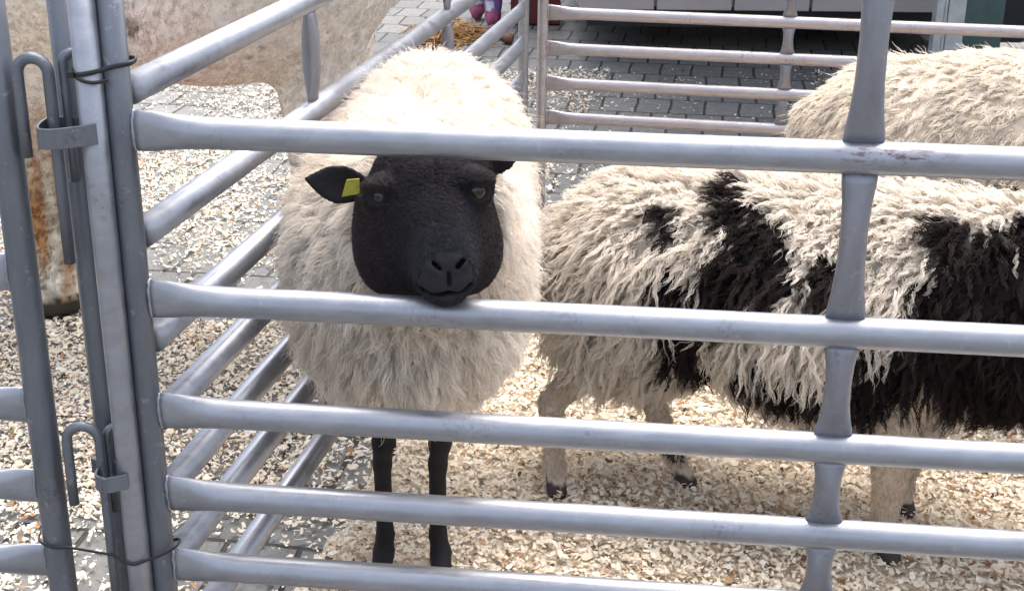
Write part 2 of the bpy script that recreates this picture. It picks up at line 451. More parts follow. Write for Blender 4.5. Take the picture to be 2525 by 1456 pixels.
def zat(y, Y): return V(600, y, Y).z
def xat(x, y, Y): return V(x, y, Y).x
# upper hardware
YL = 1.520
hook(left, Vector((xat(45, 200, YL), YL, 0)), Vector((xat(121, 200, YL), YL, 0)), zat(148, YL), zat(392, YL), zat(652, YL))
YA = 1.532
hook(corner, Vector((xat(158, 190, YA), YA, 0)), Vector((xat(205, 190, YA), YA + .012, 0)), zat(135, YA), zat(450, YA), zat(300, YA), .0058)
strap(side, [Vector((-.452, 1.494, 0)), Vector((-.485, 1.487, 0)), Vector((xat(118, 330, 1.49), 1.488, 0)), Vector((xat(94, 330, 1.5), 1.500, 0)),
             Vector((xat(100, 330, 1.52), 1.531, 0)), Vector((-.515, 1.545, 0)), Vector((-.478, 1.528, 0))], zat(338, 1.487), .0235)
# lower hardware
hook(left, Vector((xat(170, 1130, YL), YL, 0)), Vector((xat(250, 1130, YL), YL, 0)), zat(1054, YL), zat(1245, YL), zat(1520, YL), .0062)
hook(corner, Vector((xat(268, 1110, YA), YA, 0)), Vector((xat(305, 1110, YA), YA + .012, 0)), zat(1058, YA), zat(1260, YA), zat(1200, YA), .0056)
strap(side, [Vector((-.458, 1.494, 0)), Vector((-.485, 1.487, 0)), Vector((xat(262, 1190, 1.49), 1.488, 0)), Vector((xat(238, 1190, 1.5), 1.500, 0)),
             Vector((xat(245, 1190, 1.52), 1.531, 0)), Vector((-.515, 1.545, 0)), Vector((-.478, 1.528, 0))], zat(1196, 1.487), .0200)

# cable ties
def tie(name, label, loops, r=.0017):
    t = thing(name, label, 'cable tie', loops[0][0][0], 'black cable ties round the posts')
    for pts, rr in loops:
        mesh_obj('strap', *sweep(smoothpath(pts, 5), [(rr * 1.6, rr * .8)] * ((len(pts) - 1) * 5 + 1), 8, Vector((0, 0, 1))), BLACKP, t)
    return t
zt = zat(176, 1.495)
t1 = tie('cable_tie', 'black cable tie cinched round two upright posts above the top bracket', [
    ([(-.478, 1.516, zt - .004), (-.474, 1.4985, zt - .005), (-.462, 1.4945, zt - .005), (-.444, 1.499, zt - .002), (-.430, 1.5035, zt + .0015), (-.414, 1.509, zt + .004), (-.4105, 1.523, zt + .005), (-.418, 1.539, zt + .004), (-.44, 1.545, zt), (-.466, 1.531, zt - .004), (-.478, 1.518, zt - .004)], .0017),
    ([(-.474, 1.4975, zt - .006), (-.462, 1.4925, zt - .0115), (-.449, 1.495, zt - .014), (-.436, 1.500, zt - .012)], .0013)])
mesh_obj('tie_head', *box(-.4775, -.4705, 1.4915, 1.4975, zt - .0085, zt - .0025), BLACKP, t1, False)
zl = zat(1380, 1.49)
t2 = tie('cable_tie', 'thin black tie hanging slack between left post and post pair near the bottom', [
    ([(-.590, 1.545, zat(1335, 1.52) - .002), (-.585, 1.524, zat(1342, 1.52)), (-.567, 1.517, zat(1350, 1.52)), (-.548, 1.519, zat(1352, 1.52)), (-.52, 1.519, zat(1360, 1.52)),
      (-.49, 1.512, zat(1374, 1.51)), (-.478, 1.503, zat(1388, 1.50)), (-.462, 1.4945, zat(1393, 1.495)), (-.446, 1.499, zat(1386, 1.495)), (-.428, 1.5035, zat(1372, 1.50)), (-.413, 1.511, zat(1350, 1.51)), (-.4115, 1.530, zat(1340, 1.52)), (-.43, 1.544, zat(1338, 1.54))], .0013)])

# ------------------------------------------------------------------ implicit bodies
def sub(P, c): return (P[0] - c[0], P[1] - c[1], P[2] - c[2])
def cone(P, a, b, ra, rb):
    ax, ay, az = (b[0] - a[0], b[1] - a[1], b[2] - a[2]); L2 = ax * ax + ay * ay + az * az
    q = sub(P, a); t = np.clip((q[0] * ax + q[1] * ay + q[2] * az) / L2, 0, 1)
    dx, dy, dz = q[0] - t * ax, q[1] - t * ay, q[2] - t * az
    return np.sqrt(dx * dx + dy * dy + dz * dz) - (ra + (rb - ra) * t)
def ell(P, c, r, rot=None):
    q = sub(P, c)
    if rot is not None:
        R = np.array(Matrix.Rotation(0, 3, 'X')) if rot is None else np.array(rot)
        q = (q[0] * R[0, 0] + q[1] * R[1, 0] + q[2] * R[2, 0], q[0] * R[0, 1] + q[1] * R[1, 1] + q[2] * R[2, 1], q[0] * R[0, 2] + q[1] * R[1, 2] + q[2] * R[2, 2])
    k = np.sqrt((q[0] / r[0]) ** 2 + (q[1] / r[1]) ** 2 + (q[2] / r[2]) ** 2)
    return (k - 1) * min(r) * (1.0 if max(r) / min(r) < 2 else 1.0)
def smin(a, b, k):
    h = np.clip(.5 + .5 * (b - a) / k, 0, 1); return b * (1 - h) + a * h - k * h * (1 - h)
def smax(a, b, k): return -smin(-a, -b, k)
def basis(x, z):
    """columns: local x, y, z in world, from a local x axis and an approximate local z axis"""
    x = Vector(x).normalized(); z = Vector(z); z = (z - x * z.dot(x)).normalized(); y = z.cross(x)
    return np.array([[x.x, y.x, z.x], [x.y, y.y, z.y], [x.z, y.z, z.z]])

def axis(*segs):
    """non-uniform grid axis: (start, end, step) stretches"""
    out = []
    for a, b, s in segs:
        n = max(1, int(round((b - a) / s))); out += list(np.linspace(a, b, n, endpoint=False))
    out.append(segs[-1][1]); return np.array(out, np.float32)

def surface_nets(fn, xs, ys, zs):
    P = (xs[:, None, None], ys[None, :, None], zs[None, None, :])
    Vv = fn(P).astype(np.float32)
    Vv = np.broadcast_to(Vv, (len(xs), len(ys), len(zs)))
    nx, ny, nz = len(xs), len(ys), len(zs)
    neg = Vv < 0
    cnt = np.zeros((nx - 1, ny - 1, nz - 1), np.int8)
    for i in (0, 1):
        for j in (0, 1):
            for k in (0, 1): cnt += neg[i:nx - 1 + i, j:ny - 1 + j, k:nz - 1 + k]
    act = (cnt > 0) & (cnt < 8); I, J, K = np.nonzero(act)
    idx = -np.ones(act.shape, np.int64); idx[I, J, K] = np.arange(len(I))
    acc = np.zeros((len(I), 3)); num = np.zeros(len(I))
    ax_ = (xs, ys, zs)
    for d in range(3):
        for u_ in (0, 1):
            for v_ in (0, 1):
                off = [0, 0, 0]; o2 = [d2 for d2 in range(3) if d2 != d]; off[o2[0]] = u_; off[o2[1]] = v_
                a = (I + off[0], J + off[1], K + off[2]); b = [a[0], a[1], a[2]]; b[d] = b[d] + 1
                va = Vv[a]; vb = Vv[tuple(b)]; s = (va < 0) != (vb < 0)
                t = np.where(s, va / np.where(s, va - vb, 1), 0)
                pos = np.stack([ax_[e][a[e]] for e in range(3)], -1).astype(float)
                pos[:, d] += t * (ax_[d][b[d]] - ax_[d][a[d]])
                acc += pos * s[:, None]; num += s
    Vt = acc / num[:, None]; quads = []
    for d in range(3):
        sl0 = [slice(None)] * 3; sl1 = [slice(None)] * 3; sl0[d] = slice(0, -1); sl1[d] = slice(1, None)
        ch = neg[tuple(sl0)] != neg[tuple(sl1)]
        E = np.nonzero(ch); e = [E[0], E[1], E[2]]
        o2 = [d2 for d2 in range(3) if d2 != d]
        if d == 1: o2 = o2[::-1]
        ok = (e[o2[0]] > 0) & (e[o2[1]] > 0) & (e[o2[0]] < act.shape[o2[0]]) & (e[o2[1]] < act.shape[o2[1]])
        e = [q[ok] for q in e]; fl = neg[tuple(e)]
        def c_(a, b):
            z = [e[0].copy(), e[1].copy(), e[2].copy()]; z[o2[0]] -= a; z[o2[1]] -= b; return idx[tuple(z)]
        Q = np.stack([c_(1, 1), c_(0, 1), c_(0, 0), c_(1, 0)], -1)
        Q = np.where(fl[:, None], Q, Q[:, ::-1]); quads.append(Q)
    return Vt, np.concatenate(quads)

def mesh_normals(Vt, Q):
    n = np.cross(Vt[Q[:, 2]] - Vt[Q[:, 0]], Vt[Q[:, 3]] - Vt[Q[:, 1]]); out = np.zeros_like(Vt)
    for k in range(4): np.add.at(out, Q[:, k], n)
    return out / (np.linalg.norm(out, axis=1, keepdims=True) + 1e-12)

def relax(Vt, Q, it=2, lam=.5):
    Vt = Vt.copy()
    for _ in range(it):
        s = np.zeros_like(Vt); c = np.zeros(len(Vt))
        for k in range(4):
            a, b = Q[:, k], Q[:, (k + 1) % 4]
            np.add.at(s, a, Vt[b]); np.add.at(s, b, Vt[a]); np.add.at(c, a, 1); np.add.at(c, b, 1)
        Vt += lam * (s / c[:, None] - Vt)
    return Vt

def sample(Vt, Q, N, keep):
    A, B, C_, D = (Vt[Q[:, k]] for k in range(4)); Nn = mesh_normals(Vt, Q)
    cen = (A + B + C_ + D) / 4; k = keep(cen); kp = k > rng.random(len(cen)) if k.dtype != bool else k
    ar = np.linalg.norm(np.cross(C_ - A, D - B), axis=1) * kp
    f = rng.choice(len(Q), N, p=ar / ar.sum()); u, v = rng.random((2, N, 1))
    P = (A[f] * (1 - u) + B[f] * u) * (1 - v) + (D[f] * (1 - u) + C_[f] * u) * v
    n = Nn[Q[f]].mean(1); return P, n / (np.linalg.norm(n, axis=1, keepdims=True) + 1e-9)

def unit(a): return a / (np.linalg.norm(a, axis=-1, keepdims=True) + 1e-9)

def fleece(name, parent, mat, P, n, flow, L, npts, strands, spread, lift, wave, freq, conv, radius, colfn, sag=1.0, jit=.25, tipcol=None, stray=.05):
    """P, n lock roots and normals; flow = comb vector per root; strands per lock gather towards the lock's tip"""
    NL = len(P); ft = unit(flow - n * (flow * n).sum(1, keepdims=True))
    L = L * rng.uniform(.65, 1.25, NL)
    ld = unit(n * 1.0 + rng.normal(0, jit, (NL, 3)))
    lat = unit(np.cross(ft, ld)); ph = rng.uniform(0, 2 * np.pi, NL); fr = freq * rng.uniform(.75, 1.3, NL); wa = wave * rng.uniform(.5, 1.3, NL)
    cur = P.copy(); path = [cur.copy()]; twist = rng.normal(0, .35, NL)
    for k in range(npts - 1):
        s = (k + .5) / (npts - 1)
        d = unit(ld * (lift * (1 - s) ** 1.3 + .04) + (ft + lat * twist[:, None]) * (sag * (.15 + s)))
        cur = cur + d * (L / (npts - 1))[:, None]; path.append(cur.copy())
    path = np.stack(path, 1)                                # NL, npts, 3
    s = np.linspace(0, 1, npts)
    w1 = np.sin(2 * np.pi * fr[:, None] * s + ph[:, None]) * s ** .7 * wa[:, None]
    w2 = np.cos(2 * np.pi * fr[:, None] * s + ph[:, None]) * s ** .7 * wa[:, None] * .7
    path = path + lat[:, None, :] * w1[..., None] + n[:, None, :] * w2[..., None]
    m = strands
    t1 = unit(np.cross(n, rng.normal(0, 1, (NL, 3)))); t2 = np.cross(n, t1)
    a = rng.uniform(0, 2 * np.pi, (NL, m)); rr = spread * np.sqrt(rng.random((NL, m)))
    off = t1[:, None] * (rr * np.cos(a))[..., None] + t2[:, None] * (rr * np.sin(a))[..., None]
    k = 1 - conv * np.clip(s * 1.25, 0, 1)
    S = path[:, None] + off[:, :, None] * k[None, None, :, None]
    S = S + rng.normal(0, spread * .12, (NL, m, npts, 3)) * (s ** .5)[None, None, :, None]
    st = rng.random((NL, m)) < stray
    S = S + (st[..., None, None] * rng.normal(0, .012, (NL, m, 1, 3))) * (s ** 1.5)[None, None, :, None]
    lenf = rng.uniform(.75, 1.05, (NL, m))
    S = S[:, :, :1] + (S - S[:, :, :1]) * lenf[..., None, None]
    tot = NL * m
    cv = bpy.data.hair_curves.new(name); cv.add_curves([npts] * tot)
    cv.attributes['position'].data.foreach_set('vector', S.astype(np.float32).ravel())
    ra = cv.attributes.get('radius') or cv.attributes.new('radius', 'FLOAT', 'POINT')
    rad_ = radius * (1 - .75 * s ** 1.5)
    ra.data.foreach_set('value', np.tile(rad_, tot).astype(np.float32))
    c = colfn(P); c = c * np.where(c[:, :1] < .1, rng.uniform(.4, 1, (NL, 1)) ** -1.1 * .8, rng.uniform(.86, 1.08, (NL, 1))); c = np.repeat(c, m, 0) * rng.uniform(.9, 1.08, (tot, 1))
    cc = np.ones((tot, npts, 4), np.float32); cc[..., :3] = np.clip(c, 0, 1)[:, None, :]
    if tipcol is not None: cc[..., :3] *= (1 - (s ** 2)[None, :, None] * (1 - np.array(tipcol)))
    ca = cv.attributes.new('Col', 'FLOAT_COLOR', 'POINT'); ca.data.foreach_set('color', cc.ravel())
    cv.materials.append(mat)
    o = bpy.data.objects.new(name, cv); COL.objects.link(o)
    o.parent = parent; o.matrix_parent_inverse = Matrix.Translation(parent.location).inverted()
    return o

def evalpts(fn, pts):
    return fn((pts[:, 0], pts[:, 1], pts[:, 2]))

# ------------------------------------------------------------------ the black-faced sheep
sheep1 = thing('sheep', 'white sheep with a black face and yellow ear tag looking out between the rails', 'sheep', (-.14, 2.2, 0), 'sheep standing in the pen')
EYL, EYR = V(930, 484, 1.538), V(1180, 470, 1.535)
NL_, NR_ = V(1071, 655, 1.43), V(1134, 648, 1.43)
view = lambda p: (Vector(p) - CP).normalized()
def head1(P):
    d = ell(P, (-.096, 1.600, .848), (.065, .070, .055))
    d = smin(d, ell(P, V(1054, 590, 1.594), (.0740, .056, .072)), .03)               # woolly cheeks
    d = smin(d, ell(P, V(935, 535, 1.592), (.022, .030, .040)), .025)
    d = smin(d, ell(P, V(958, 628, 1.572), (.027, .033, .038)), .03)
    d = smin(d, ell(P, V(1164, 628, 1.572), (.026, .033, .038)), .03)
    d = smin(d, cone(P, (-.093, 1.55, .838), V(1093, 612, 1.474), .034, .0240), .032)  # bridge and nose
    d = smin(d, cone(P, (-.090, 1.55, .815), V(1097, 655, 1.471), .046, .0250), .042)
    d = smin(d, cone(P, (-.088, 1.57, .785), V(1098, 702, 1.474), .046, .0190), .04)   # lower jaw
    d = smin(d, ell(P, V(1070, 692, 1.458), (.0165, .016, .0115)), .012)               # lips
    d = smin(d, ell(P, V(1124, 690, 1.458), (.0165, .016, .0115)), .012)
    d = smin(d, ell(P, V(1076, 650, 1.452), (.0105, .011, .0080)), .010)                # nostril wings
    d = smin(d, ell(P, V(1132, 644, 1.452), (.0105, .011, .0080)), .010)
    d = smin(d, ell(P, V(1085, 408, 1.60), (.050, .045, .020)), .02)                    # forelock
    # brows and sockets
    for e, sx in ((EYL, -1), (EYR, 1)):
        d = smin(d, ell(P, e + Vector((-sx * .003, .010, 0)), (.020, .016, .019)), .012)
        d = smin(d, ell(P, e + Vector((-sx * .003, .002, .0125)), (.017, .012, .0055)), .008)
        d = smin(d, ell(P, e + Vector((-sx * .002, .001, .0075)), (.0125, .0105, .0042)), .003)
        d = smax(d, -ell(P, e + Vector((sx * .002, -.012, 0)), (.0125, .014, .0075)), .004)
    # nostril slits, philtrum and mouth line
    def seg(p, q, ra, k=.002, dep=.016):
        nonlocal d
        for a_ in (0, .5, 1.0):
            c_ = Vector(p).lerp(Vector(q), a_)
            d = smax(d, -cone(P, c_ - view(c_) * dep, c_ + view(c_) * dep, ra, ra), k)
    for p, q, ra in ((V(1068, 648, 1.442), V(1084, 662, 1.442), .0027), (V(1142, 642, 1.442), V(1127, 658, 1.442), .0027)):
        seg(p, q, ra)
    for p, q in (((1106, 668), (1107, 704)),):
        c0, c1 = V(*p, 1.442), V(*q, 1.442)
        for a_ in np.linspace(0, 1, 6):
            c_ = c0.lerp(c1, a_); d = smax(d, -ell(P, c_ - Vector((0, .008, 0)), (.0011, .0110, .0045)), .002)
    ml = smoothpath([(1030, 694), (1050, 716), (1082, 728), (1106, 722), (1132, 726), (1156, 706), (1166, 690)] if False else [V(1030, 694, 1.458), V(1050, 714, 1.453), V(1080, 724, 1.449), V(1106, 716, 1.447), V(1132, 722, 1.449), V(1154, 708, 1.453), V(1168, 690, 1.458)], 4)
    for a_, b_ in zip(ml[:-1], ml[1:]):
        c_ = (a_ + b_) / 2
        d = smax(d, -ell(P, c_ - Vector((0, .006, 0)), (.0045, .0150, .0013)), .002)
    return d
def ear(P, base, tip, half, nrm, cup=.006):
    base, tip, nrm = Vector(base), Vector(tip), Vector(nrm)
    R = basis(tip - base, nrm); c = (base + tip) / 2; L = (tip - base).length / 2
    q = sub(P, c)
    x = q[0] * R[0, 0] + q[1] * R[1, 0] + q[2] * R[2, 0]; y = q[0] * R[0, 1] + q[1] * R[1, 1] + q[2] * R[2, 1]; z = q[0] * R[0, 2] + q[1] * R[1, 2] + q[2] * R[2, 2]
    t = np.clip(x / L, -1.2, 1); wd = half * (1 - .62 * np.clip(t, -.2, 1) ** 2 - .05 * t) * np.where(t < -.2, 1 + .35 * (t + .2), 1)
    z = z + cup * (1 - (y / half) ** 2) * 1.2 - .004 * t
    k = np.sqrt((x / L) ** 2 + (y / wd) ** 2 + (z / .0058) ** 2)
    return (k - 1) * .0058
def ears1(P):
    a = ear(P, V(925, 470, 1.61), V(748, 441, 1.60), .0240, (-.25, -1, .25))
    b = ear(P, V(1160, 448, 1.61), V(1296, 326, 1.60), .0215, (.25, -1, .1))
    return smin(a, b, .004)
TW = (-.155, -.13)
def torso1(P):
    d = ell(P, (-.148, 2.16, .620), (.152, .48, .188))
    d = smin(d, ell(P, (-.150, 1.93, .615), (.148, .20, .190)), .05)
    d = smin(d, ell(P, (-.150, 1.90, .70), (.115, .20, .09)), .06)
    d = smin(d, ell(P, (-.140, 2.42, .62), (.150, .20, .165)), .05)
    d = smin(d, cone(P, (-.145, 1.86, .68), (-.098, 1.655, .810), .125, .072), .05)
    d = smin(d, cone(P, (-.135, 1.80, .62), (-.105, 1.70, .74), .10, .07), .05)
    return d
def leg(P, pts, k=.01):
    d = None
    for (a, ra), (b, rb) in zip(pts[:-1], pts[1:]):
        c = cone(P, a, b, ra, rb); d = c if d is None else smin(d, c, k)
    return d
def legs1(P):
    d = leg(P, [((-.205, 1.98, .52), .045), ((-.202, 2.04, .345), .0185), ((-.206, 2.045, .27), .0180), ((-.210, 2.055, .225), .0152), ((-.210, 2.075, .08), .0148), ((-.213, 2.07, .050), .0170), ((-.216, 2.04, .022), .0195)])
    d = smin(d, leg(P, [((-.10, 1.98, .52), .045), ((-.112, 2.04, .345), .0185), ((-.114, 2.045, .27), .0180), ((-.119, 2.055, .225), .0152), ((-.121, 2.075, .08), .0148), ((-.117, 2.07, .050), .0170), ((-.114, 2.04, .022), .0195)]), .005)
    for x in (-.243, -.138):
        d = smin(d, leg(P, [((x, 2.50, .55), .075), ((x - .004, 2.44, .40), .045), ((x, 2.56, .285), .019), ((x, 2.545, .24), .0145), ((x, 2.51, .08), .0135), ((x, 2.50, .05), .017), ((x, 2.475, .022), .0195)]), .01)
    return d
def body1(P):
    d = smin(torso1(P), legs1(P), .03)
    d = smin(d, head1(P), .012)
    d = smin(d, ears1(P), .006)
    return np.maximum(d, .010 - P[2])
X1 = axis((-.34, -.245, .01), (-.245, .035, .003), (.035, .06, .01))
Y1 = axis((1.395, 1.43, .006), (1.43, 1.64, .003), (1.64, 2.70, .01))
Z1 = axis((.0, .08, .005), (.08, .44, .007), (.44, .72, .011), (.72, .945, .003), (.945, .99, .01))
Vb, Qb = surface_nets(body1, X1, Y1, Z1); Vb = relax(Vb, Qb, 1, .35)
hd = lambda p: np.minimum(evalpts(head1, p), evalpts(ears1, p))
hv = hd(Vb); tv = evalpts(torso1, Vb)
isblack = (hv < .012) | (Vb[:, 2] < .43)
cb = np.where(isblack[:, None], np.array([[.0105, .0095, .0125]]), np.array([[.62, .55, .46]]))
muz = np.linalg.norm(Vb - np.array(V(1100, 690, 1.445)), axis=1)
cb = np.where((muz < .045)[:, None], cb + np.array([[.005, .005, .0065]]) * np.clip((.06 - muz[:, None]) / .03, 0, 1), cb)
fast_mesh('body', Vb, Qb, SKIN, sheep1, cb)

def eyeball(parent, c, r, look):
    vs, fs = [], []; n, m = 20, 12
    look = Vector(look).normalized(); q = look.to_track_quat('Z', 'Y')
    for i in range(m + 1):
        th = math.pi * i / m
        for k in range(n):
            a = 2 * math.pi * k / n; vs.append(Vector(c) + q @ Vector((r * math.sin(th) * math.cos(a), r * math.sin(th) * math.sin(a), r * math.cos(th))))
    for i in range(m):
        for k in range(n): fs.append((i * n + k, (i + 1) * n + k, (i + 1) * n + (k + 1) % n, i * n + (k + 1) % n))
    o = mesh_obj('eye', vs, fs, EYEM, parent)
    at = o.data.color_attributes.new('Col', 'FLOAT_COLOR', 'POINT')
    for i, v in enumerate(o.data.vertices):
        l_ = q.inverted() @ (v.co - Vector(c)); x_, y_ = l_.x / r, l_.y / r; rr = math.hypot(x_, y_)
        col = (.004, .004, .005) if (abs(y_) < .24 and abs(x_) < .45) or rr < .3 else ((.055, .030, .011) if rr < .66 else (.02, .018, .016))
        if rr > .8: col = (.03, .027, .025)
        at.data[i].color = (*col, 1)
    return o
EYEM, n_, l_, b_ = newmat('eye')
a_ = n_.new('ShaderNodeAttribute'); a_.attribute_name = 'Col'; l_.new(a_.outputs['Color'], b_.inputs['Base Color'])
b_.inputs['Roughness'].default_value = .05; b_.inputs['Coat Weight'].default_value = 0
eyeball(sheep1, EYL + Vector((.004, .0085, -.001)), .0125, (-.45, -1, .15))
eyeball(sheep1, EYR + Vector((-.003, .0055, -.001)), .0125, (.45, -1, .15))

tp = [V(854, 443, 1.580), V(886, 440, 1.578), V(888, 478, 1.578), V(842, 486, 1.580)]
off = Vector((0, .0016, 0))
tg = mesh_obj('ear_tag', [p for p in tp] + [p + off for p in tp], [(0, 1, 2, 3), (7, 6, 5, 4), (0, 4, 5, 1), (1, 5, 6, 2), (2, 6, 7, 3), (3, 7, 4, 0)], YELLOW, sheep1, False)
bevel(tg, .0015, 2)

CREAM = np.array([.86, .80, .725])
def torso_keep1(c):
    h = hd(c); return (evalpts(torso1, c) < .02) & (h > .006) & (c[:, 2] > .40)
P, n = sample(Vb, Qb, 11500, torso_keep1)
flow = np.stack([.15 * np.sign(P[:, 0] + .148), .35 + 0 * P[:, 0], -1 + 0 * P[:, 0]], -1)
front_l = np.clip((1.95 - P[:, 1]) / .25, 0, 1)
fleece('fleece', sheep1, WOOL, P, n, flow, .040 + .012 * (P[:, 2] < .6), 7, 18, .0090, 1.15, .0022, 2.0, .40, .00050,
       lambda p: CREAM * (1 - np.array([[.06, .10, .15]]) * np.clip(vnoise(p[:, 0] * 1.2 + p[:, 1] * .6, p[:, 2], 17, 31) * 2.2 - .9, 0, 1)[:, None]), sag=.55, jit=.35, stray=.12)
P, n = sample(Vb, Qb, 34000, lambda c: (hd(c) < .008) & (evalpts(ears1, c) > .003) & (np.linalg.norm(c - np.array(V(1104, 685, 1.44)), axis=1) > .029 + .004 * vnoise(c[:, 0], c[:, 2], 300, 3))
              & (np.linalg.norm(c - np.array(EYL), axis=1) > .016) & (np.linalg.norm(c - np.array(EYR), axis=1) > .016))
er_ = evalpts(ears1, P) < .004
cheek = np.clip((np.abs(P[:, 0] + .088) - .035) / .04, 0, 1) * (P[:, 2] < .85) + np.clip((P[:, 2] - .865) / .02, 0, 1) * .9
cheek[er_] = .05
mz_ = np.linalg.norm(P - np.array(V(1104, 680, 1.44)), axis=1)
cheek = cheek - .2 * np.clip((.052 - mz_) / .02, 0, 1)
flow = np.stack([.5 * np.sign(P[:, 0] + .088), .8 + 0 * P[:, 0], -.5 + 0 * P[:, 0]], -1)
MZ = np.array([.026, .026, .031]); DK = np.array([.016, .0140, .0172]); BR = np.array([.027, .021, .022])
fleece('face_fur', sheep1, hairmat('face_hair', .1, .55, .14), P, n, flow, .0035 + .0075 * cheek, 4, 5, .0022, .40, .0006, 1, .2, .00030,
       lambda p: DK + (MZ - DK) * np.clip((.060 - np.linalg.norm(p - np.array(V(1100, 665, 1.445)), axis=1)[:, None]) / .03, 0, 1) + (BR - DK) * (np.clip((np.abs(p[:, :1] + .088) - .04) / .03, 0, 1)), sag=1.0, jit=.15, stray=0)

# ------------------------------------------------------------------ the spotted long-wool sheep
sheep2 = thing('sheep', 'black and cream spotted sheep with long curly locks standing side-on behind the right rails', 'sheep', (.5, 2.3, 0), 'sheep standing in the pen')
def torso2(P):
    d = cone(P, (.255, 2.465, .425), (1.00, 2.10, .475), .165, .165)
    d = smin(d, ell(P, (.235, 2.44, .39), (.15, .15, .185)), .05)
    d = smin(d, ell(P, (.60, 2.27, .40), (.26, .17, .165)), .05)
    d = smin(d, cone(P, (1.02, 2.08, .52), (1.22, 2.02, .66), .13, .09), .05)
    return d
def head2(P):
    d = cone(P, (1.25, 2.0, .70), (1.40, 1.93, .62), .062, .034)
    d = smin(d, ear(P, (1.24, 1.95, .72), (1.21, 1.85, .70), .022, (.3, 0, 1)), .006)
    d = smin(d, ear(P, (1.27, 2.05, .72), (1.28, 2.15, .70), .022, (.3, 0, 1)), .006)
    return d
def legs2(P):
    d = leg(P, [((.17, 2.42, .34), .075), ((.13, 2.38, .24), .034), ((.075, 2.375, .185), .021), ((.083, 2.345, .06), .0185), ((.088, 2.32, .022), .021)])
    d = smin(d, leg(P, [((.26, 2.50, .34), .075), ((.255, 2.45, .24), .030), ((.262, 2.42, .185), .021), ((.305, 2.385, .075), .0175), ((.335, 2.355, .025), .020)]), .01)
    d = smin(d, leg(P, [((.68, 2.14, .40), .075), ((.640, 2.11, .28), .040), ((.640, 2.11, .18), .026), ((.645, 2.13, .07), .019), ((.655, 2.105, .024), .022)]), .01)
    d = smin(d, leg(P, [((.85, 2.28, .40), .075), ((.78, 2.28, .28), .034), ((.735, 2.27, .18), .023), ((.715, 2.28, .07), .018), ((.72, 2.26, .024), .021)]), .01)
    return d
def body2(P): return np.maximum(smin(smin(torso2(P), legs2(P), .03), head2(P), .02), .010 - P[2])
Vb, Qb = surface_nets(body2, axis((-.02, 1.47, .010)), axis((1.80, 2.75, .010)), axis((0, .83, .010))); Vb = relax(Vb, Qb, 1, .4)
# dark patches of the coat: centres on the flank facing the camera, plus some on the far side
PATCH = [(1770, 430, .042), (1775, 490, .045), (1785, 550, .052), (1830, 600, .055), (1905, 600, .028), (1850, 660, .065), (1800, 720, .065), (1870, 730, .050), (1632, 550, .029), (1638, 595, .026),
         (1640, 735, .030), (1695, 820, .050), (1700, 885, .055), (1770, 930, .045), (1850, 940, .048), (1920, 970, .055), (2000, 985, .050), (2020, 695, .032), (2018, 740, .034),
         (2330, 600, .045), (2400, 680, .080), (2350, 780, .070), (2470, 760, .090), (2450, 900, .100), (2330, 920, .080), (2220, 940, .060), (2150, 970, .060), (2520, 600, .060), (2300, 1020, .060), (2520, 1000, .100)]
def flank(x, y):
    """where the skin of the flank lies: march from the photographer towards the body"""
    d = (V(x, y, 2.0) - CP).normalized(); t = 1.6
    for _ in range(60):
        q = CP + d * t; f_ = float(evalpts(torso2, np.array([[q.x, q.y, q.z]]))[0])
        if f_ < .004 or t > 3.2: break
        t += f_ * .8
    return np.array(CP + d * t)
PC = [(flank(x, y) + np.array((.006, 0, .026)), r_) for x, y, r_ in PATCH] + [(np.array((.5, 2.5, .45)), .13), (np.array((.9, 2.3, .5)), .13), (np.array((1.2, 2.0, .66)), .19), (np.array((1.35, 1.95, .64)), .15)]
def blackness(p):
    v = np.full(len(p), -1.)
    for c, r_ in PC: v = np.maximum(v, 1 - np.linalg.norm(p - c, axis=1) / r_)
    nz = (vnoise(p[:, 0] + p[:, 2] * .7, p[:, 2] - p[:, 1] * .5, 22, 5) - .5) * .45
    return np.clip((v + nz + rng.normal(0, .10, len(p))) * 6 + .5, 0, 1)[:, None]
BLK = np.array([.026, .020, .019])
def col2(p): return CREAM * np.array([.98, .97, .95]) * (1 - blackness(p)) + BLK * blackness(p)
tv = evalpts(torso2, Vb)
cb = np.where((tv < .02)[:, None], col2(Vb) * .6, np.array([[.52, .43, .34]]))
cb = np.where((Vb[:, 2] < .045)[:, None], np.array([[.05, .04, .035]]), cb)
lg = (np.abs(Vb[:, 0] - .30) < .035) & (np.abs(Vb[:, 2] - .085) < .022)
cb = np.where(lg[:, None], np.array([[.04, .03, .03]]), cb)
cb = np.where((evalpts(head2, Vb) < .01)[:, None], np.array([[.02, .017, .017]]), cb)
fast_mesh('body', Vb, Qb, SKIN, sheep2, cb)
P, n = sample(Vb, Qb, 10500, lambda c: (evalpts(torso2, c) < .022) & (c[:, 2] > .20) & (c[:, 0] < 1.3))
flow = np.stack([-.16 - .35 * np.clip((.45 - P[:, 0]) * 2.5, 0, 1), -.15 * np.sign(2.3 - P[:, 1]), -1 + 0 * P[:, 0]], -1)
whorl = np.array(V(2350, 545, 2.07)); dw = P - whorl; dist = np.linalg.norm(dw, axis=1, keepdims=True)
flow = flow + unit(dw) * np.clip(1 - dist / .20, 0, 1) * 1.2
rear = np.clip((.3 - P[:, :1]) / .3, 0, 1)
fleece('fleece', sheep2, WOOL, P, n, flow, (.074 - .024 * (P[:, 2] > .52)) * rng.uniform(.7, 1.2, len(P)), 10, 12, .0085, .80, .0036, 2.4, .80, .00068, col2, sag=1.0, jit=.22, stray=.05)
P, n = sample(Vb, Qb, 5000, lambda c: (evalpts(torso2, c) >= .0) & (c[:, 2] > .06) & (c[:, 2] < .32) & (evalpts(head2, c) > .02))
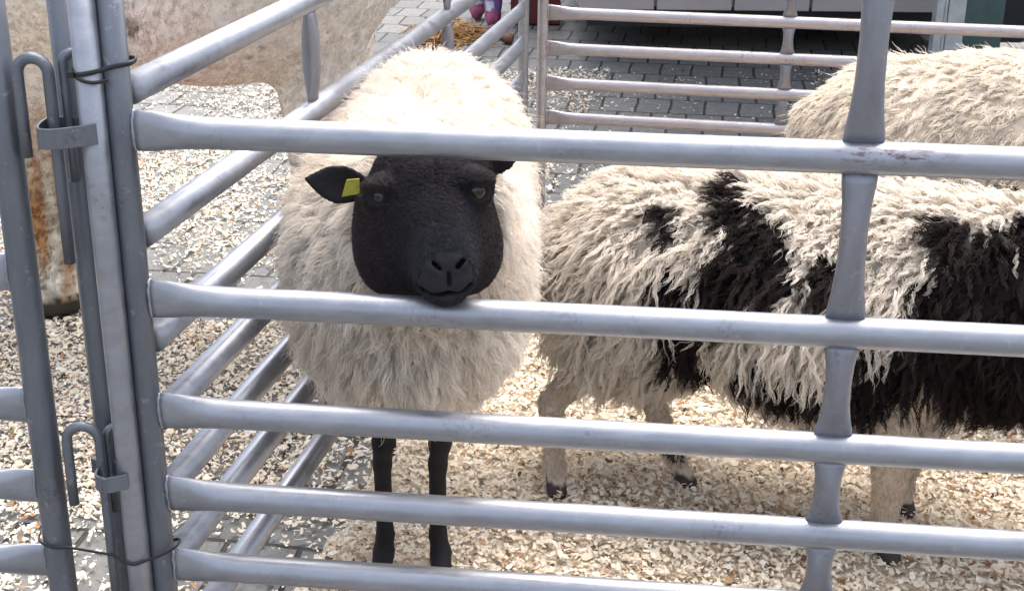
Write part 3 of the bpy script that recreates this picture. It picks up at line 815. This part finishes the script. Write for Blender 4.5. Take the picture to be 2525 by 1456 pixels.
fleece('leg_fur', sheep2, FUR, P, n, np.tile([0, 0, -1.], (len(P), 1)), .013, 4, 4, .003, .4, .001, 1, .2, .0005, lambda p: np.tile([[.60, .50, .40]], (len(p), 1)))

# ------------------------------------------------------------------ the cream sheep at the back right
sheep3 = thing('sheep', 'plain cream sheep with short wool standing at the back right, rump to the left', 'sheep', (1.1, 2.85, 0), 'sheep standing in the pen')
def torso3(P):
    d = cone(P, (.815, 2.90, .505), (1.55, 2.74, .515), .205, .205)
    d = smin(d, ell(P, (.80, 2.90, .45), (.19, .19, .22)), .06)
    d = smin(d, ell(P, (1.00, 2.86, .56), (.20, .15, .165)), .06)
    d = smin(d, cone(P, (.635, 2.93, .58), (.60, 2.94, .36), .035, .022), .04)
    d = smin(d, cone(P, (1.60, 2.72, .60), (1.82, 2.66, .80), .13, .085), .05)
    return d
def head3(P):
    d = cone(P, (1.85, 2.66, .83), (2.02, 2.60, .74), .06, .033)
    d = smin(d, ear(P, (1.84, 2.60, .85), (1.82, 2.50, .84), .02, (.3, 0, 1)), .006)
    return smin(d, ear(P, (1.86, 2.72, .85), (1.86, 2.82, .84), .02, (.3, 0, 1)), .006)
def legs3(P):
    d = None
    for x, y in ((.80, 2.80), (.84, 3.0), (1.45, 2.66), (1.5, 2.84)):
        q = leg(P, [((x, y, .42), .08), ((x - .01, y, .28), .035), ((x, y, .06), .018), ((x + .01, y, .024), .022)]); d = q if d is None else smin(d, q, .01)
    return d
def body3(P): return np.maximum(smin(smin(torso3(P), legs3(P), .03), head3(P), .02), .010 - P[2])
Vb, Qb = surface_nets(body3, axis((.50, 2.09, .012)), axis((2.44, 3.16, .012)), axis((0, .93, .012))); Vb = relax(Vb, Qb, 1, .4)
cb = np.tile([[.60, .51, .41]], (len(Vb), 1)); cb[Vb[:, 2] < .05] = (.06, .05, .04)
fast_mesh('body', Vb, Qb, SKIN, sheep3, cb)
P, n = sample(Vb, Qb, 13000, lambda c: (evalpts(torso3, c) < .02) & (c[:, 2] > .25))
SPT = [(np.array(V(x, y, 2.72)), r_) for x, y, r_ in ((2300, 208, .011), (2215, 210, .008), (2395, 165, .007), (2420, 190, .006), (2060, 300, .016), (2440, 230, .006), (2350, 205, .006))]
def col3(p):
    c = np.tile(CREAM * np.array([.99, .97, .93]), (len(p), 1))
    m_ = vnoise(p[:, 0] * 1.3, p[:, 2] + p[:, 1], 26, 9); c = c * (1 - .22 * np.clip((m_ - .55) * 3, 0, 1))[:, None]
    for q, r_ in SPT: c = np.where((np.linalg.norm(p - q, axis=1) < r_)[:, None], np.array([[.16, .10, .07]]), c)
    return c
flow = np.stack([-.75 + 0 * P[:, 0], -.1 + 0 * P[:, 0], -.75 + 0 * P[:, 0]], -1)
fleece('fleece', sheep3, WOOL, P, n, flow, .030, 6, 9, .0070, .42, .0012, 1.2, .5, .00065, col3, sag=1.0, jit=.25, stray=.08)

# ------------------------------------------------------------------ the cream cow beyond the side hurdle
cow = thing('cow', 'big cream cow with mud-spotted belly beyond the side hurdle, only partly in view', 'cow', (-.9, 3.1, 0))
def torso4(P):
    d = cone(P, (-1.02, 3.20, 1.01), (-.52, 3.02, 1.00), .34, .33)
    d = smin(d, ell(P, (-.64, 2.96, .815), (.28, .20, .175)), .05)
    d = smin(d, ell(P, (-1.08, 3.25, .95), (.24, .26, .34)), .08)
    d = smin(d, cone(P, (-.46, 3.15, 1.15), (-.42, 3.55, 1.45), .2, .13), .08)
    return d
def legs4(P):
    d = leg(P, [((-1.13, 3.22, .85), .17), ((-1.12, 3.22, .62), .125), ((-1.15, 3.30, .45), .104), ((-1.14, 3.30, .30), .092), ((-1.13, 3.29, .12), .070), ((-1.12, 3.27, .07), .086), ((-1.12, 3.24, .03), .092)], .03)
    d = smin(d, leg(P, [((-1.18, 3.50, .85), .15), ((-1.2, 3.50, .60), .09), ((-1.24, 3.56, .45), .06), ((-1.22, 3.52, .1), .05), ((-1.21, 3.50, .035), .062)], .03), .02)
    for x, y in ((-.42, 2.98), (-.42, 3.30)):
        d = smin(d, leg(P, [((x, y, .85), .12), ((x, y, .50), .065), ((x, y, .42), .055), ((x, y, .10), .040), ((x, y - .02, .035), .055)], .03), .02)
    return d
def head4(P):
    d = cone(P, (-.42, 3.65, 1.52), (-.50, 3.95, 1.30), .11, .07)
    d = smin(d, ear(P, (-.50, 3.62, 1.58), (-.68, 3.66, 1.55), .035, (0, -.3, 1)), .01)
    return smin(d, ear(P, (-.34, 3.62, 1.58), (-.16, 3.66, 1.55), .035, (0, -.3, 1)), .01)
def teat(P):
    d = None
    for x, y in ((-.738, 2.855), (-.66, 2.86), (-.745, 2.93)):
        q = cone(P, (x, y, .735), (x - .004, y - .003, .685), .011, .0155); d = q if d is None else np.minimum(d, q)
    return d
def body4(P): return np.maximum(smin(smin(smin(torso4(P), legs4(P), .05), head4(P), .04), teat(P), .01), .010 - P[2])
Vb, Qb = surface_nets(body4, axis((-1.52, -.12, .016)), axis((2.60, 4.1, .016)), axis((0, .62, .018), (.62, .86, .008), (.86, 1.72, .02))); Vb = relax(Vb, Qb, 1, .4)
def col4(p):
    c = np.tile([[.93, .86, .78]], (len(p), 1))
    ud = np.linalg.norm((p - np.array((-.66, 2.90, .78))) / np.array((.20, .20, .16)), axis=1)
    c = c * (1 - np.clip(1.3 - ud, 0, 1)[:, None] * np.array([[.04, .18, .22]]))
    m_ = vnoise(p[:, 0] * 1.5 + p[:, 1], p[:, 2], 17, 11) * .6 + vnoise(p[:, 0] + p[:, 1], p[:, 2], 45, 12) * .4
    spot = np.clip((m_ - .73) * 14, 0, 1)[:, None]
    c = c * (1 - spot * .65) + np.array([[.12, .07, .04]]) * spot * .65
    st = vnoise(p[:, 0] * 2.5, p[:, 2] * .25, 16, 13)
    leg_m = (np.clip((.62 - p[:, 2]) * 3.2, 0, 1) * np.clip((st - .05) * 1.6, 0, 1) * (p[:, 0] < -.85))[:, None]
    mud = np.array([[.42, .22, .10]]) * np.clip((st - .4) * 4, 0, 1)[:, None] + np.array([[.34, .30, .15]]) * (1 - np.clip((st - .4) * 4, 0, 1)[:, None])
    c = c * (1 - leg_m) + mud * leg_m
    c = np.where((np.minimum(evalpts(teat, p), 9) < .004)[:, None], np.array([[.20, .065, .05]]), c)
    c = np.where((p[:, 2] < .06)[:, None], np.array([[.05, .04, .03]]), c)
    return c
fast_mesh('body', Vb, Qb, SKIN, cow, col4(Vb))
P, n = sample(Vb, Qb, 26000, lambda c: (c[:, 2] > .08) & (evalpts(teat, c) > .006) & (c[:, 1] < 3.45) & (c[:, 2] < 1.25))
flow = np.stack([-.5 + 0 * P[:, 0], 0 * P[:, 0], -1 + 0 * P[:, 0]], -1)
fleece('coat', cow, COATM, P, n, flow, .010, 4, 4, .006, .22, .001, 1, .25, .0007, col4, sag=1.0, jit=.15, stray=.02)

# ------------------------------------------------------------------ background: trailer, posts, stall, heap, person
def panelm(name, c, stain):
    m, n, l, b = newmat(name)
    a = noise(n, l, 3, 8, .7); r = ramp(n, [(.35, c), (.75, stain)]); l.new(a.outputs['Fac'], r.inputs[0])
    s = noise(n, l, 90, 3, .6); rs = ramp(n, [(.70, (0, 0, 0)), (.74, (.7, .7, .7))]); l.new(s.outputs['Fac'], rs.inputs[0])
    l.new(mix(n, l, rs.outputs[0], r.outputs[0], (.2, .14, .1)), b.inputs['Base Color']); b.inputs['Roughness'].default_value = .45
    return m
PALE = panelm('painted_panel', (.40, .365, .375), (.33, .31, .30)); DARKM = plain('dark_paint', (.014, .014, .018), .5)
GREEN = plain('grey_green_paint', (.07, .12, .11), .5); LTM = plain('light_aluminium', (.50, .53, .54), .4, .3)
RUB = plain('rubber', (.02, .02, .02), .8)
tr = thing('market_trailer', 'pale panelled market trailer standing low over the cobbles behind the pen', 'trailer', (1.1, 6.1, 0))
TX0, TX1, TY = .27, 1.93, 6.10
zb = .22
npan = 5; wdp = (TX1 - TX0) / npan
for k in range(npan):
    o = mesh_obj('panel', *box(TX0 + k * wdp + .006, TX0 + (k + 1) * wdp - .006, TY, TY + .03, zb, 1.05), PALE, tr, False); bevel(o, .004)
mesh_obj('body', *merge([box(TX0, TX1, TY + .032, TY + 2.0, zb + .01, 2.5)]), PALE, tr, False)
mesh_obj('counter', *box(TX0, TX1, TY - .25, TY + .028, 1.06, 1.10), LTM, tr, False)
mesh_obj('chassis', *merge([box(TX0 + .05, TX1 - .05, TY + .15, TY + 1.9, zb - .10, zb + .005), box(TX0 + .1, TX1 + .5, TY + .95, TY + 1.05, .18, .24)]), DARKM, tr, False)
mesh_obj('added_canopy', *merge([box(TX0 - .1, TX1 + 2.6, TY - 1.35, TY + .03, 2.32, 2.36), box(TX0 - .1, TX1 + 2.6, TY - 1.37, TY - 1.352, 1.95, 2.36)]), DARKM, tr, False)  # unseen canopy, added overhead to shade the setts in front of the trailer
for x in (TX0 + .45, TX1 - .45):
    v, f = sweep([Vector((x, TY + .75, .2)), Vector((x, TY + .95, .2))], .2, 28) if False else sweep([Vector((x - .08, TY + 1.0, .2)), Vector((x + .08, TY + 1.0, .2))], .2, 28)
    mesh_obj('wheel', v, f, RUB, tr)
mesh_obj('skirt', *merge([box(TX1 + .004, TX1 + .17, TY + .01, TY + .05, .06, 2.3)]), GREEN, tr, False)
pil = thing('pale_post', 'pale grooved aluminium post rising behind the back of the cream sheep', 'post', (1.88, 5.9, 0))
px0 = V(2300, 100, 5.8).x; px1 = V(2372, 100, 5.8).x
o = mesh_obj('post', *merge([box(px0, px0 + .032, 5.80, 5.86, .012, 2.31), box(px0 + .034, px0 + .048, 5.805, 5.86, .012, 2.31), box(px0 + .05, px1, 5.80, 5.86, .012, 2.31)]), LTM, pil, False); bevel(o, .003)
o = mesh_obj('foot_plate', *box(px0 - .04, px1 + .04, 5.76, 5.90, .002, .012), LTM, pil, False)
st = thing('stall', 'dark timber market stall beyond the pale post at the top right corner', 'stall', (3.2, 6.4, 0))
for k in range(9):
    mesh_obj('plank', *box(2.08 + k * .2, 2.27 + k * .2, 6.32, 6.35, .05, 2.2), DARKM, st, False)
mesh_obj('side_wall', *box(2.05, 2.075, 6.30, 8.0, .05, 2.2), DARKM, st, False)
mesh_obj('counter', *box(2.05, 3.9, 6.0, 6.315, .9, .95), DARKM, st, False)
# dark red crate at the left end of the pale panels
redb = thing('crate', 'dark red plastic crate beside the left end of the pale trailer', 'crate', (.12, 6.9, 0))
RED = plain('red_plastic', (.10, .012, .014), .4)
mesh_obj('side', *merge([box(-.02, .22, 6.85, 6.87, .01, .34), box(-.02, .22, 7.17, 7.19, .01, .34), box(-.02, 0, 6.872, 7.168, .01, .34), box(.20, .22, 6.872, 7.168, .01, .34)]), RED, redb, False)
mesh_obj('base', *box(0.002, .198, 6.872, 7.168, .01, .03), RED, redb, False)
for y_ in (6.835, 7.191): mesh_obj('rim', *box(-.035, .235, y_, y_ + .014, .31, .345), RED, redb, False)

# heap of onion-brown droppings and straw on the setts
heap = thing('heap', 'small brown heap of straw and round lumps on the cobbles beyond the pen', 'heap', (-.25, 6.5, 0))
LUMP = plain('brown_lump', (.13, .055, .035), .6, var=.4, scale=40, bump=.5); STRAW = plain('straw', (.42, .23, .08), .7, var=.4)
def blob(c, r, sq=.8):
    vs, fs = [], []; n, m = 12, 8; ph = random.random() * 6
    for i in range(m + 1):
        th = math.pi * i / m
        for k in range(n):
            a = 2 * math.pi * k / n; q = r * (1 + .12 * math.sin(3 * a + ph) * math.sin(th))
            vs.append((c[0] + q * math.sin(th) * math.cos(a), c[1] + q * math.sin(th) * math.sin(a), c[2] + r * sq * math.cos(th)))
    for i in range(m):
        for k in range(n): fs.append((i * n + k, (i + 1) * n + k, (i + 1) * n + (k + 1) % n, i * n + (k + 1) % n))
    return vs, fs
pts = [(-.10, 6.60), (-.06, 6.52), (-.13, 6.48), (-.17, 6.58), (-.03, 6.42), (-.22, 6.50), (-.40, 6.36), (-.44, 6.44), (-.36, 6.42), (-.12, 6.42)]
for x, y in pts: mesh_obj('lump', *blob((x, y, .026), .032), LUMP, heap)
vs, fs = [], []
for k in range(420):
    c = Vector((random.gauss(-.30, .075), random.gauss(6.46, .09), .006 + abs(random.gauss(0, .035)))); a = random.random() * 6.28
    d = Vector((math.cos(a), math.sin(a), random.uniform(-.4, .4))) * random.uniform(.015, .05)
    a0, a1 = c - d, c + d; a0.z = max(a0.z, .006); a1.z = max(a1.z, .006)
    v, f = sweep([a0, c, a1], .0028, 5); o = len(vs); vs += v; fs += [tuple(i + o for i in q) for q in f]
o = mesh_obj('straw', vs, fs, STRAW, heap); o['kind'] = 'stuff'

# person walking beyond, only the feet fall inside the photograph
per = thing('person', 'person in purple patterned leggings and boots standing on the cobbles far behind', 'person', (-.14, 7.0, 0))
def pbody(P):
    d = None
    for x, y, kx in ((-.185, 7.05, -.01), (-.105, 6.86, .01)):
        q = leg(P, [((x, y - .09, .035), .030), ((x, y - .02, .045), .036), ((x, y, .10), .040), ((x + kx, y, .30), .058), ((x + kx, y - .01, .48), .055), ((-.145 + (kx * 6), 6.96, .85), .085)], .02)
        d = q if d is None else smin(d, q, .02)
    d = smin(d, cone(P, (-.145, 6.96, .90), (-.145, 6.96, 1.36), .135, .16), .06)
    d = smin(d, ell(P, (-.145, 6.95, 1.42), (.20, .10, .07)), .04)
    d = smin(d, cone(P, (-.145, 6.95, 1.45), (-.145, 6.94, 1.56), .055, .05), .03)
    d = smin(d, ell(P, (-.145, 6.93, 1.66), (.078, .095, .115)), .02)
    d = smin(d, ell(P, (-.145, 6.832, 1.645), (.012, .018, .018)), .01)
    for s in (-1, 1):
        d = smin(d, leg(P, [((-.145 + s * .19, 6.96, 1.40), .055), ((-.145 + s * .24, 6.97, 1.12), .042), ((-.145 + s * .22, 6.90, .88), .030), ((-.145 + s * .215, 6.88, .80), .034)], .02), .03)
        for j, (dx, ln) in enumerate(((-.027, .065), (-.009, .078), (.009, .073), (.026, .055))):
            d = smin(d, cone(P, (-.145 + s * .215 + dx * .4, 6.88 + dx, .80), (-.145 + s * .21, 6.868 + dx, .80 - ln), .011, .008), .004)
        d = smin(d, cone(P, (-.145 + s * .20, 6.85, .815), (-.145 + s * .185, 6.825, .775), .011, .009), .004)
        d = smin(d, ell(P, (-.145 + s * .078, 6.94, 1.655), (.010, .018, .028)), .006)
    return np.maximum(d, .006 - P[2])
Vb, Qb = surface_nets(pbody, axis((-.47, .18, .010)), axis((6.70, 7.20, .010)), axis((0, 1.80, .011))); Vb = relax(Vb, Qb, 1, .4)
z_ = Vb[:, 2]; cb = np.tile([[.22, .10, .30]], (len(Vb), 1))
pt = vnoise(Vb[:, 0] * 2, Vb[:, 2], 28, 21); cb = np.where((pt > .55)[:, None], np.array([[.55, .60, .66]]), cb); cb = np.where((pt < .3)[:, None], np.array([[.10, .12, .32]]), cb)
cb = np.where((z_ < .075)[:, None], np.array([[.25, .06, .12]]), cb)
cb = np.where((z_ > .86)[:, None], np.array([[.06, .07, .12]]), cb)
handm = (z_ > .70) & (z_ < .86) & (np.abs(Vb[:, 0] + .145) > .15); cb = np.where((handm | (z_ > 1.50))[:, None], np.array([[.55, .36, .28]]), cb)
fast_mesh('body', Vb, Qb, skinmat('cloth_and_skin', .8, .1), per, cb)
hs = lambda P: smax(ell(P, (-.145, 6.945, 1.685), (.092, .105, .115)), -ell(P, (-.145, 6.84, 1.62), (.07, .07, .11)), .01)
Vh, Qh = surface_nets(hs, axis((-.26, -.03, .010)), axis((6.82, 7.07, .010)), axis((1.55, 1.82, .010)))
fast_mesh('hair', Vh, Qh, plain('brown_hair', (.06, .035, .02), .6, bump=.6), per)
